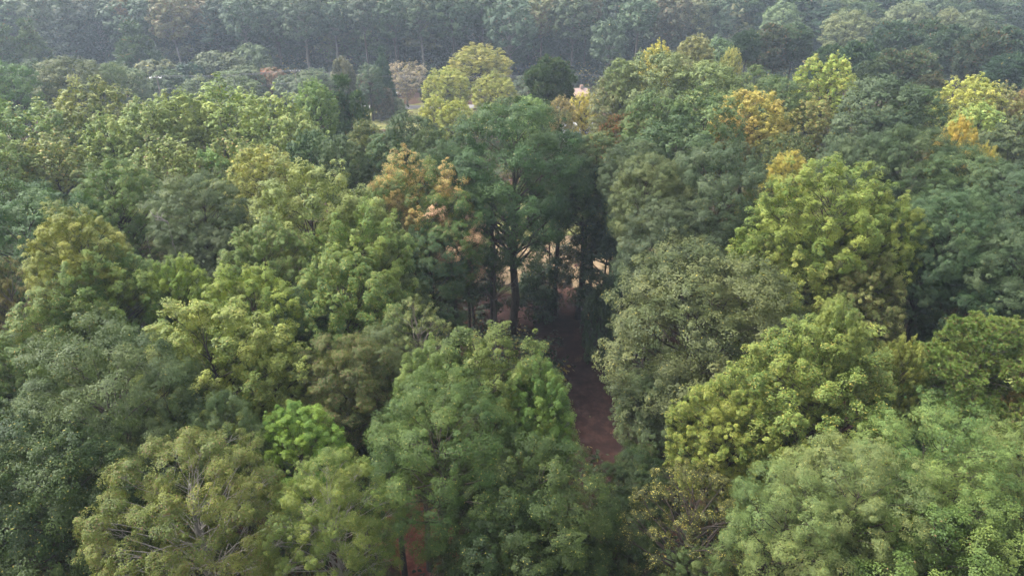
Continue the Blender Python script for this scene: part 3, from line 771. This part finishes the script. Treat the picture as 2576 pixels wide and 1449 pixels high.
# pines and pale trees of the upper right
T('pine', 1875, 75, 60, 23, (.050,.075,.055), "small dark pine between the yellow crowns and the far wood", v=0)
T('pine', 1935, 58, 110, 23, (.062,.074,.055), "double domed brownish pine left of the middle of the upper right", v=1, sp=.15, ac='b')
T('pine', 1995, 58, 85, 23, (.055,.080,.056), "domed pine joined to the brownish one on its right", v=2, sp=.06, ac='b')
T('oak', 1965, 2, 85, 25, (.115,.155,.090), "pale green rounded tree above the domed pines", v=0)
T('oak', 2130, 22, 105, 24, (.125,.145,.085), "pale yellowish green rounded tree in the upper right", v=1)
T('pine', 2150, 105, 90, 23, (.048,.080,.050), "dark pine below the pale yellowish tree in the upper right", v=3)
T('pine', 2085, 112, 90, 22, (.045,.078,.048), "low dark pine just behind the tall yellow green tree", v=0)
T('pine', 2225, 122, 85, 22, (.060,.080,.050), "domed pine with tan centre left of the larger domed pine", v=1, sp=.15, ac='b')
T('pine', 2300, 118, 110, 22, (.060,.090,.056), "larger domed pine with tan centre in the upper right", v=2, sp=.12, ac='b')
T('pine', 2330, 185, 75, 20, (.060,.070,.050), "small brownish pine below the larger domed pine", v=3, sp=.2, ac='b')
T('pine', 2190, 150, 90, 21, (.046,.072,.056), "hazy low pine between the ridge and the domed pines", v=0)
T('pine', 2250, 52, 110, 24, (.048,.072,.056), "dark pine behind the domed pines in the upper right", v=3, sp=.06, ac='b')
T('pine', 2330, 48, 100, 24, (.052,.076,.056), "dark pine above the larger domed pine", v=1, sp=.1, ac='b')
T('pine', 2395, 62, 110, 24, (.046,.074,.056), "dark pine right of the ones above the domed pines", v=2, sp=.05, ac='b')
T('pine', 2470, 70, 110, 24, (.048,.068,.052), "brownish dark pine near the right edge at the top", v=0, sp=.15, ac='b')
T('pine', 2545, 70, 110, 24, (.044,.070,.055), "dark pine at the right edge at the top", v=3, sp=.05, ac='b')
T('pine', 2530, 135, 90, 21, (.044,.068,.055), "lower dark pine at the right edge", v=1)
T('oak', 2280, 3, 95, 25, (.105,.135,.080), "pale green tree on the top edge above the dark pines", v=2)
T('poplar', 2380, 18, 60, 25, (.14,.15,.085), "pale yellowish tree on the top edge near the right", v=0)
T('oak', 2440, 22, 70, 25, (.10,.13,.085), "pale green tree on the top edge right of the yellowish one", v=3)
T('oak', 1800, 92, 90, 24, (.085,.12,.070), "pale green crown left of the small dark pine", v=0)
T('poplar', 1745, 85, 80, 25, (.17,.17,.07), "dull yellow tree behind the ridge right of the small yellow crown", v=3, sp=.2)
T('poplar', 1835, 118, 50, 23, (.20,.19,.07), "small dull yellow tree in front of the domed pines", v=1, sp=.2)
T('tall', 1535, 45, 85, 21.5, (.060,.085,.062), "tall pine with a long bare trunk before the far wood", v=1, bark='pale')

# the big oak over the clearing: crown starts high on a bare trunk
T('oak', 1285, 252, 360, 26, (.036,.068,.036), "largest dark green oak in the centre standing over the clearing", v=1, sp=.01, lod='near')
T('oak', 1405, 330, 190, 21.5, (.036,.066,.036), "dark green oak joined to the largest central oak on its right", v=0, sp=.01, lod='near')
T('full', 1135, 350, 160, 23, (.038,.070,.038), "dark green oak joined to the largest central oak on its left", v=1, sp=.01, lod='near')

# the far wood: one row after the other, the nearest row with tall bare trunks
frng = random.Random(77)
FAR_COL = [(.046,.075,.050), (.028,.050,.036), (.056,.085,.050), (.036,.062,.050), (.078,.112,.062), (.034,.055,.038), (.066,.096,.070)]
def far_tree(x, d, h, w, colr, label, kind='tall', bark='mid', sp=.03, ac='b', group="tall trees of the far wood"):
    a = math.atan((CAM_H-h)/d); y = 724.5 + FPX*math.tan(a-PITCH)
    return T(kind, x, y, w, h, colr, label, sp=sp, ac=ac, bark=bark, group=group, lod='far', wide=1.1)
far_tree(430, 236, 27, 105, (.15,.125,.075), "tan leaved tree with a long pale trunk in the far wood", bark='pale', sp=.3)
far_tree(500, 243, 27, 100, (.14,.115,.080), "pinkish tan tree in the far wood right of the long pale trunk", sp=.3)
far_tree(372, 240, 27, 80, (.058,.085,.060), "hazy green tree in the far wood above the broad pointed pine")
far_tree(318, 246, 27, 60, (.20,.14,.07), "small tan yellow treetop in the far wood near the broad pointed pine", kind='oak', sp=.3)
far_tree(610, 232, 27, 100, (.062,.092,.068), "grey green tree in the far wood above the round grey green tree", bark='pale')
far_tree(690, 236, 27, 95, (.058,.088,.060), "hazy green tree in the far wood right of the grey green one")
far_tree(760, 230, 28, 95, (.075,.105,.082), "palest blue green tree in the far wood above the power cables", bark='pale')
far_tree(835, 233, 28, 100, (.054,.082,.066), "blue green tree in the far wood with a pale trunk over the cables", bark='pale')
far_tree(915, 232, 28, 90, (.050,.078,.060), "dark blue green tree in the far wood above the greyish round tree")
far_tree(985, 231, 28, 95, (.052,.080,.058), "green tree in the far wood behind the slim dark tree")
far_tree(1060, 229, 28, 100, (.050,.080,.056), "green tree in the far wood above the bare pink tree", bark='pale')
far_tree(1135, 231, 28, 95, (.052,.084,.054), "green tree in the far wood left of the tall straw yellow tree")
far_tree(1285, 226, 27, 120, (.062,.092,.072), "pale trunked grey green tree in the far wood behind the yellow group", bark='pale')
far_tree(1210, 236, 28, 90, (.050,.082,.052), "green tree in the far wood straight behind the yellow group")
far_tree(1365, 234, 28, 90, (.12,.13,.075), "yellowish grey tree in the far wood above the round topped pine", sp=.3)
far_tree(1440, 230, 28, 105, (.060,.085,.060), "dark crown in the far wood above the utility pole")
far_tree(1475, 238, 29, 70, (.13,.12,.09), "pale tan treetop in the far wood left of the tall bare trunked pine", sp=.3)
far_tree(1605, 224, 28, 90, (.058,.090,.066), "hazy green tree in the far wood right of the tall bare trunked pine")
far_tree(1690, 228, 28, 100, (.070,.070,.060), "brownish hazy tree in the far wood above the ridge", sp=.2)
far_tree(560, 240, 28, 90, (.050,.076,.060), "dark green tree in the far wood left of the grey green one")
LANDMARK = [(0, "the top left corner"), (95, "the pointed pines"), (190, "the white house"), (290, "the broad pointed pine"), (430, "the long pale trunk"),
  (545, "the wide olive tree"), (640, "the round grey green tree"), (760, "the power cables"), (862, "the greyish round tree"), (962, "the slim dark tree"),
  (1060, "the bare pink tree"), (1195, "the straw yellow tree"), (1290, "the big pale trunk"), (1385, "the round topped pine"), (1440, "the transformer pole"),
  (1535, "the tall bare trunked tree"), (1650, "the small yellow crown"), (1745, "the dull yellow tree"), (1875, "the small dark pine"), (1965, "the pale rounded tree"),
  (2050, "the domed pines"), (2130, "the pale yellowish tree"), (2225, "the tan centred pine"), (2300, "the larger domed pine"), (2380, "the pale yellow treetop"),
  (2470, "the brownish pine"), (2545, "the top right corner")]
RANK = {244: "front row", 256: "second row", 272: "third row"}
rows = [(244, 27.0, 0), (256, 28.8, 5), (272, 30.5, 3)]
for d, h, off in rows:
    x = -40 + off*9
    while x < 2640:
        hh = h + frng.uniform(-5.5 if d < 250 else -2.5, 1.2)
        if x > 1700: hh -= 1.5
        dd = d + frng.uniform(-5, 5)
        c_ = frng.choice(FAR_COL); k_ = 'tall' if frng.random() < (.3 if d < 250 else .05) else 'full'
        tone = "green"
        if frng.random() < .12: c_ = (.12, .12, .075); tone = "yellowish"
        if x > 1750 and frng.random() < .45: k_ = 'pine'; tone = "dark"
        lm = min(LANDMARK, key=lambda q: abs(q[0]-x)); side = x - lm[0]
        rel = "behind" if abs(side) < 17 else ("left behind" if side < 0 else "right behind")
        lab = "hazy %s %s, %s of the far wood %s %s" % (tone, 'pine' if k_ == 'pine' else 'broadleaf', RANK[d], rel, lm[1])
        far_tree(x, dd, hh, 110 + frng.uniform(-16, 26), c_, lab, kind=k_, bark=frng.choice(['mid', 'mid', 'dark', 'pale']),
                 group="unbroken far wood along the top edge")
        x += 74 + frng.uniform(-12, 16)

# trees standing just past both sides of the picture, so that the wood goes on there
erng = random.Random(31)
for side_, word in ((-1, "left"), (1, "right")):
    for k, d in enumerate((20, 29, 40, 53, 68, 86, 106, 130)):
        h = erng.uniform(20, 24); zc = d*math.cos(PITCH) + (CAM_H-h)*math.sin(PITCH)
        a = math.atan((CAM_H-h)/d); y = 724.5 + FPX*math.tan(a-PITCH)
        w_ = 12.0/zc*FPX
        T(('oak', 'poplar', 'maple')[k % 3], 1288 + side_*(1288 + w_*.62), y, w_, h, ('deep', 'lime', 'mid', 'sage')[k % 4],
          "%s tree past the %s edge of the picture, %s from the front" % (('oak', 'poplar', 'maple')[k % 3], word, ("first", "second", "third", "fourth", "fifth", "sixth", "seventh", "eighth")[k]))

# ------------------------------------------------------------------ houses, shed, car, poles and cables
ROOF = plain("roof_shingle", (.30, .30, .32), .85, .15, 6)
METAL = plain("sheet_metal", (.55, .57, .60), .45, .08, 2, .3)
SIDING = plain("pale_siding", (.55, .54, .52), .8, .08, 4)
BRICK = plain("tan_brick", (.26, .17, .13), .9, .18, 9)
TRIM = plain("white_paint", (.75, .75, .73), .6, .05, 3)
GLASS = plain("window_glass", (.05, .06, .07), .12, .1, 2)
WOOD = plain("pole_wood", (.17, .145, .125), .9, .3, 6, bump=.3)
GREYM = plain("grey_metal", (.42, .44, .45), .5, .1, 5, .6)
LAMPW = plain("lamp_white", (.85, .85, .82), .4, .03, 5)

def house(name, x, y, L, W, hw, hr, rz, wallm, roofm, label, nwin=3, cat="house", chimney=True):
    X, Y = ground_pt(x, y) if y else x
    o = empty(name, (X, Y, 0), rz); tag(o, label, cat)
    wall = MB(); wall.box(-L/2, -W/2, -.3, L/2, W/2, hw)
    wall.tri((-L/2, -W/2, hw), (-L/2, W/2, hw), (-L/2, 0, hw+hr)); wall.tri((L/2, W/2, hw), (L/2, -W/2, hw), (L/2, 0, hw+hr))
    wall.build("wall", wallm, o)
    rf = MB(); e = .45; s = hr/(W/2); zo = hw - e*s + .06; t = .14
    for sg in (-1, 1):
        a = (-L/2-e, sg*(W/2+e), zo); b = (L/2+e, sg*(W/2+e), zo); c = (L/2+e, 0, hw+hr+.06); d = (-L/2-e, 0, hw+hr+.06)
        up = [(p[0], p[1], p[2]+t) for p in (a, b, c, d)]
        rf.quad(*((a, b, c, d) if sg < 0 else (d, c, b, a))); rf.quad(*(up if sg < 0 else up[::-1]))
        rf.quad(a, b, up[1], up[0]); rf.quad(b, c, up[2], up[1]); rf.quad(a, d, up[3], up[0])
    r = rf.build("roof", roofm, o)
    if chimney:
        MB().box(L*.22, -.45, hw+hr*.4, L*.22+.8, .45, hw+hr+1.0).build("chimney", BRICK, r)
    for i in range(nwin):
        wx = -L/2 + L*(i+.5)/nwin
        if i == nwin//2 and nwin > 1:
            MB().box(wx-.5, -W/2-.06, 0, wx+.5, -W/2-.003, 2.1).build("door", WOOD, o); continue
        f = MB()
        for q in ((-.62, .9, .62, 1.0), (-.62, 2.1, .62, 2.2), (-.62, 1.0, -.52, 2.1), (.52, 1.0, .62, 2.1)):
            f.box(wx+q[0], -W/2-.08, q[1], wx+q[2], -W/2-.003, q[3])
        w_ = f.build("window", TRIM, o)
        MB().box(wx-.52, -W/2-.05, 1.0, wx+.52, -W/2-.003, 2.1).build("pane", GLASS, w_)
    return o
# a shed roof between the poplars, the small grey roof in the centre and houses among the trees behind
X_, zc_ = side_at(405, 196, 4.2)
house("shed", (X_, 196), None, 4.2, 5.0, 3.4, 1.2, 1.25, SIDING, METAL, "pale grey metal roofed shed showing between the poplar tops at the left", 2, "shed", False)
X_, zc_ = side_at(1452, 154, 3.5)
house("garage", (X_, 154), None, 6.4, 5.5, 2.4, 1.5, .18, SIDING, ROOF, "small building with a light grey roof right of the central oak's top", 2, "garage", False)
X_, zc_ = side_at(1449, 196, 4)
house("brick_house", (X_, 196), None, 5.5, 5, 2.5, 1.6, .25, BRICK, plain("tan_roof", (.27, .19, .165), .9, .12, 5), "tan brick house half hidden behind the utility pole", 3)
X_, zc_ = side_at(1115, 262, 4)
house("pale_house", (X_, 262), None, 15, 9, 5.4, 3.2, -.1, SIDING, ROOF, "pale house glimpsed between the far trunks above the straw yellow tree", 5)
X_, zc_ = side_at(185, 258, 4)
house("white_house", (X_, 258), None, 13, 9, 5.6, 3.0, .15, TRIM, ROOF, "white house glimpsed between the far trunks at the upper left", 5)

def car(x, y, rz, body, label):
    X, Y = ground_pt(x, y); o = empty("parked_car", (X, Y, .12), rz); tag(o, label, "car")
    prof = [(-2.2, .35), (-2.22, .75), (-2.1, .95), (-1.5, 1.02), (-1.05, 1.42), (.55, 1.45), (1.15, 1.02), (2.0, .88), (2.2, .62), (2.18, .35)]
    mb = MB(); n = len(prof)
    for s in (-1, 1):
        for px, pz in prof: mb.v.append((px, s*(.86 if pz < 1.1 else .68), pz))
    for i in range(n): mb.f.append((i, (i+1) % n, n+(i+1) % n, n+i))
    mb.f.append(tuple(range(n))[::-1]); mb.f.append(tuple(range(n, 2*n)))
    b = mb.build("body", body, o); md = b.modifiers.new("bevel", 'BEVEL'); md.width = .06; md.segments = 2
    for s in (-1, 1):
        w = MB(); w.quad((-1.05, s*.80, 1.06), (.75, s*.80, 1.06), (.45, s*.715, 1.37), (-.9, s*.715, 1.37)); w.build("side_window", GLASS, o)
    w = MB(); w.quad((1.12, -.72, 1.08), (1.12, .72, 1.08), (.64, .62, 1.42), (.64, -.62, 1.42)); w.build("windscreen", GLASS, o)
    tyre = plain("tyre_rubber", (.03, .03, .03), .9) if "tyre_rubber" not in bpy.data.materials else bpy.data.materials["tyre_rubber"]
    for wx in (-1.35, 1.35):
        for s in (-1, 1):
            wh = MB(); wh.tube([(wx, s*.70, .33), (wx, s*.90, .33)], [.33, .33], 16).build("wheel", tyre, o)
    for s in (-1, 1): MB().box(2.14, s*.6-.16, .62, 2.22, s*.6+.16, .76).build("headlight", LAMPW, o)
    return o
car(990, 243, .35, plain("white_car_paint", (.72, .74, .76), .3, .03), "white car parked on the driveway beside the bare greyish pink tree")

def pole(x, d, h, label, trans=False, arms=1, rz=.1, lamps=0):
    X, _ = side_at(x, d, h); o = empty("utility_pole", (X, d, 0), rz); tag(o, label, "utility pole", "utility poles along the road")
    MB().tube([(0, 0, -.3), (0, 0, h*.5), (0, 0, h)], [.19, .165, .13], 10).build("pole", WOOD, o)
    for k in range(arms):
        z = h - .55 - k*1.3
        a = MB().box(-1.35, -.07, z-.07, 1.35, .05, z+.07).build("crossarm", WOOD, o)
        for ix in (-1.2, -.45, .45, 1.2):
            MB().tube([(ix, 0, z+.07), (ix, 0, z+.30)], [.05, .035], 8).build("insulator", LAMPW, a)
    if trans:
        MB().tube([(.42, 0, h-4.4), (.42, 0, h-3.3)], [.27, .27], 12).build("transformer", GREYM, o)
        MB().tube([(-.35, 0, h-5.4), (-.35, 0, h-4.8)], [.16, .16], 10).build("cable_box", GREYM, o)
        MB().tube([(0, 0, h-1.9), (-1.0, -.3, h-2.15), (-1.7, -.5, h-2.3)], [.04, .04, .03], 6).build("bracket", GREYM, o)
    for k in range(lamps):
        s = -1 if k == 0 else 1
        ar = MB().tube([(0, 0, h-.6), (s*.7, -.5, h-.45), (s*1.25, -.8, h-.5)], [.05, .04, .04], 6).build("lamp_arm", GREYM, o)
        MB().tube([(s*1.25, -.8, h-.62), (s*1.25, -.8, h-.42), (s*1.25, -.8, h-.34)], [.26, .22, .06], 12).build("lamp_head", LAMPW, ar)
    return o
pd = [(393, 178, 10.6), (741, 184, 11.2), (1433, 172, 12.0), (1500, 176, 12.0)]
tops = []
labs = ["wooden pole with two white lamp heads in front of the broad pointed pine", "wooden utility pole rising over the poplar bank under the cables",
        "wooden utility pole with crossarms and a grey transformer right of the round topped pine"]
for i, (x, d, h) in enumerate(pd[:3]):
    pole(x, d, h, labs[i], trans=(i == 2), arms=2 if i == 2 else 1, rz=(.05, 0, .12)[i], lamps=2 if i == 0 else 0)
    tops.append(Vector((side_at(x, d, h)[0], d, h-.25)))
tops.append(Vector((tops[2].x + 42, 170, 12.2)))
X_, _ = side_at(1103, 188, 4.5)
o = empty("lamp_post", (X_, 182, 0)); tag(o, "short white post standing in front of the straw yellow trees by the road", "post")
MB().tube([(0, 0, 0), (0, 0, 5.4)], [.12, .10], 10).build("post", LAMPW, o); MB().tube([(0, 0, 5.4), (0, 0, 5.75)], [.2, .14], 10).build("cap", LAMPW, o)
CABLE = plain("cable", (.10, .10, .11), .6)
cl = ["uppermost power cable", "second power cable from the top", "third power cable from the top", "lowest, thickest cable"]
for k, (off, dz) in enumerate(((-1.2, 0), (.45, 0), (1.2, 0), (0, -3.0))):
    mb = MB(); pts = []
    for a, b in zip(tops[:-1], tops[1:]):
        n = 24; sag = (b-a).length * .018
        for i in range(n + (1 if b is tops[-1] else 0)):
            t = i/n; p = a.lerp(b, t); p.z += dz - 4*sag*t*(1-t) + (0, .02, .01, 0)[k]; p.y += off*.9
            pts.append(p)
    mb.tube(pts, [.022 if k < 3 else .04]*len(pts), 5)
    c = mb.build("power_cable", CABLE)
    tag(c, ["power cable on the farthest row of insulators across the far wood" , "power cable on the middle insulators of the utility poles",
            "power cable on the nearest insulators of the utility poles", "lowest and thickest cable strung along the utility poles"][k], "cable", "cables along the utility poles")

# ------------------------------------------------------------------ dead snags and the bare trunks of the clearing
def snag(x, y, h, label, seed, n=7, r0=.16, colr='pale', spread=1.0):
    d = dist_at(y, h); X, _ = side_at(x, d, h); pr = random.Random(seed)
    o = empty("dead_tree", (X, d, 0), pr.uniform(0, 6)); tag(o, label, "dead tree", "dead trees")
    mb = MB(); p = Vector((0, 0, 0)); path = [p.copy()]
    for i in range(8): p = p + Vector((pr.uniform(-.09, .09), pr.uniform(-.09, .09), h/8)); path.append(p.copy())
    mb.tube(path, [r0*(1-.85*i/8) for i in range(9)], 6)
    t = mb.build("trunk", BARK, o, True); t.color = BARKC[colr] + (1,)
    for i in range(n):
        bm_ = MB()
        s = path[pr.randint(4, 8)]; a = pr.uniform(0, 6.28); L = pr.uniform(1.2, 3.2)*spread
        q = s.copy(); pp = [q.copy()]
        for k in range(4):
            q = q + Vector((math.cos(a)*L*.22+pr.uniform(-.15, .15), math.sin(a)*L*.22+pr.uniform(-.15, .15), L*.25*pr.uniform(.3, 1.1))); pp.append(q.copy())
            if k > 0:
                e = q + Vector((pr.uniform(-.6, .6), pr.uniform(-.6, .6), pr.uniform(.1, .7))); bm_.tube([q, q.lerp(e, .5)+Vector((.05, .05, .05)), e], [.025, .018, .01], 3, False)
        bm_.tube(pp, [.06, .05, .04, .03, .015], 4, False)
        b = bm_.build("branch", BARK, o, True); b.color = BARKC[colr] + (1,)
snag(428, 562, 21.5, "dead snag with forked pale branches between the poplars left of centre", 3, 6, .06, 'pale', .55)
snag(372, 594, 21, "short broken pale snag left of the forked dead snag", 4, 2, .05, 'pale', .3)
snag(1240, 565, 15.5, "dead grey tree with many bare twigs against the central oak trunk", 8, 26, .2, 'mid', 1.1)
snag(690, 1385, 14, "bare grey branching dead tree at the bottom between the two pale limbed trees", 12, 22, .12, 'pale', 1.2)
def leaning(name, pts, rads, label, cat="tree trunk", colr='dark'):
    o = MB().tube(pts, rads, 9).build(name, BARK, None, True); o.color = BARKC[colr] + (1,); tag(o, label, cat); return o
def clearing_tree(x, ybase, h, r0, label, seed, crown_bits, z_first, colr='dark'):
    X, d = ground_pt(x, ybase); pr = random.Random(seed)
    o = empty("oak_tree", (X, d, 0)); tag(o, label, "tree", "trees of the wood")
    mb = MB(); p = Vector((0, 0, -.2)); path = [p.copy()]; n = 10
    for i in range(n): p = p + Vector((pr.uniform(-.12, .12), pr.uniform(-.12, .12), h/n)); path.append(p.copy())
    mb.tube(path, [r0*1.6] + [r0*(1-.75*i/n) for i in range(1, n+1)], 10)
    rng = np.random.default_rng(seed); cen = []; 
    for k in range(crown_bits):
        z = pr.uniform(z_first, h); i = min(n-1, int(z/h*n)); s = path[i].lerp(path[i+1], .5); a = pr.uniform(0, 6.28); L = pr.uniform(1.5, 4.2)*(1-.5*(z-z_first)/(h-z_first+.1))
        e = s + Vector((math.cos(a)*L, math.sin(a)*L, L*pr.uniform(.05, .55))); m_ = s.lerp(e, .5) + Vector((0, 0, pr.uniform(-.1, .35)))
        mb.tube([s, m_, e], [.10, .065, .02], 5, False); cen.append(tuple(e)); cen.append(tuple(m_.lerp(e, .6)))
        for _ in range(3):
            w = e + Vector((pr.uniform(-1, 1), pr.uniform(-1, 1), pr.uniform(-.4, .6))); mb.tube([m_.lerp(e, .6), w], [.03, .012], 3, False)
    t = mb.build("trunk", BARK, o, True); t.color = BARKC[colr] + (1,)
    B = np.array(cen); bid = np.repeat(np.arange(len(B)), 12); dd = unit(rng.normal(size=(len(bid), 3)) + np.array([0, 0, .4]))
    cc = B[bid] + dd*rng.uniform(.4, .95, (len(bid), 1))*np.array([1.1, 1.1, .6])
    v, rl, rb = leaves_mesh(rng, cc, np.full(len(cc), .38), dd, 26, .19, .11, .5, .1, False, bid, len(B))
    c = link("crown", np_mesh("crown", v, np.arange(len(v)).reshape(-1, 4), LEAF, {"r_leaf": rl, "r_bough": rb}), o)
    c.color = (.034, .064, .032, 1); c["speck"] = .02; c["patch"] = 0.0; c["accent"] = [.2, .2, .05]
clearing_tree(1244, 838, 19, .42, "oak with a thick bare trunk at the left of the clearing", 21, 16, 9)
clearing_tree(1453, 800, 18, .30, "oak with a thin dark trunk at the right side of the clearing", 23, 24, 8)
clearing_tree(1192, 828, 10, .16, "small dark leafy tree in the shade left of the clearing's thick bare trunk", 24, 30, 2.5)
clearing_tree(1380, 772, 13, .15, "small green tree behind the clearing's trunks on the right", 25, 34, 3)
clearing_tree(1345, 800, 6, .09, "low dark sapling right of the clearing's thick bare trunk", 26, 30, .6)
clearing_tree(1512, 815, 14, .16, "dark green sapling crowding the right rim of the clearing", 27, 60, 1.2)
clearing_tree(1150, 700, 12, .14, "dark sapling at the far left side of the clearing", 28, 46, 1.5)

# ------------------------------------------------------------------ haze
def haze():
    mb = MB(); mb.box(-1200, -100, -1.5, 1200, 1600, 46)
    m = bpy.data.materials.new("haze"); m.use_nodes = True; nt = m.node_tree
    nt.nodes.remove(nt.nodes["Principled BSDF"])
    pv = nt.nodes.new("ShaderNodeVolumePrincipled")
    pv.inputs["Color"].default_value = (.70, .84, 1.0, 1); pv.inputs["Density"].default_value = HAZE
    pv.inputs["Anisotropy"].default_value = 0.2
    nt.links.new(pv.outputs[0], nt.nodes["Material Output"].inputs["Volume"])
    o = mb.build("haze", m); tag(o, kind="stuff")
HAZE = 0.00038
haze()
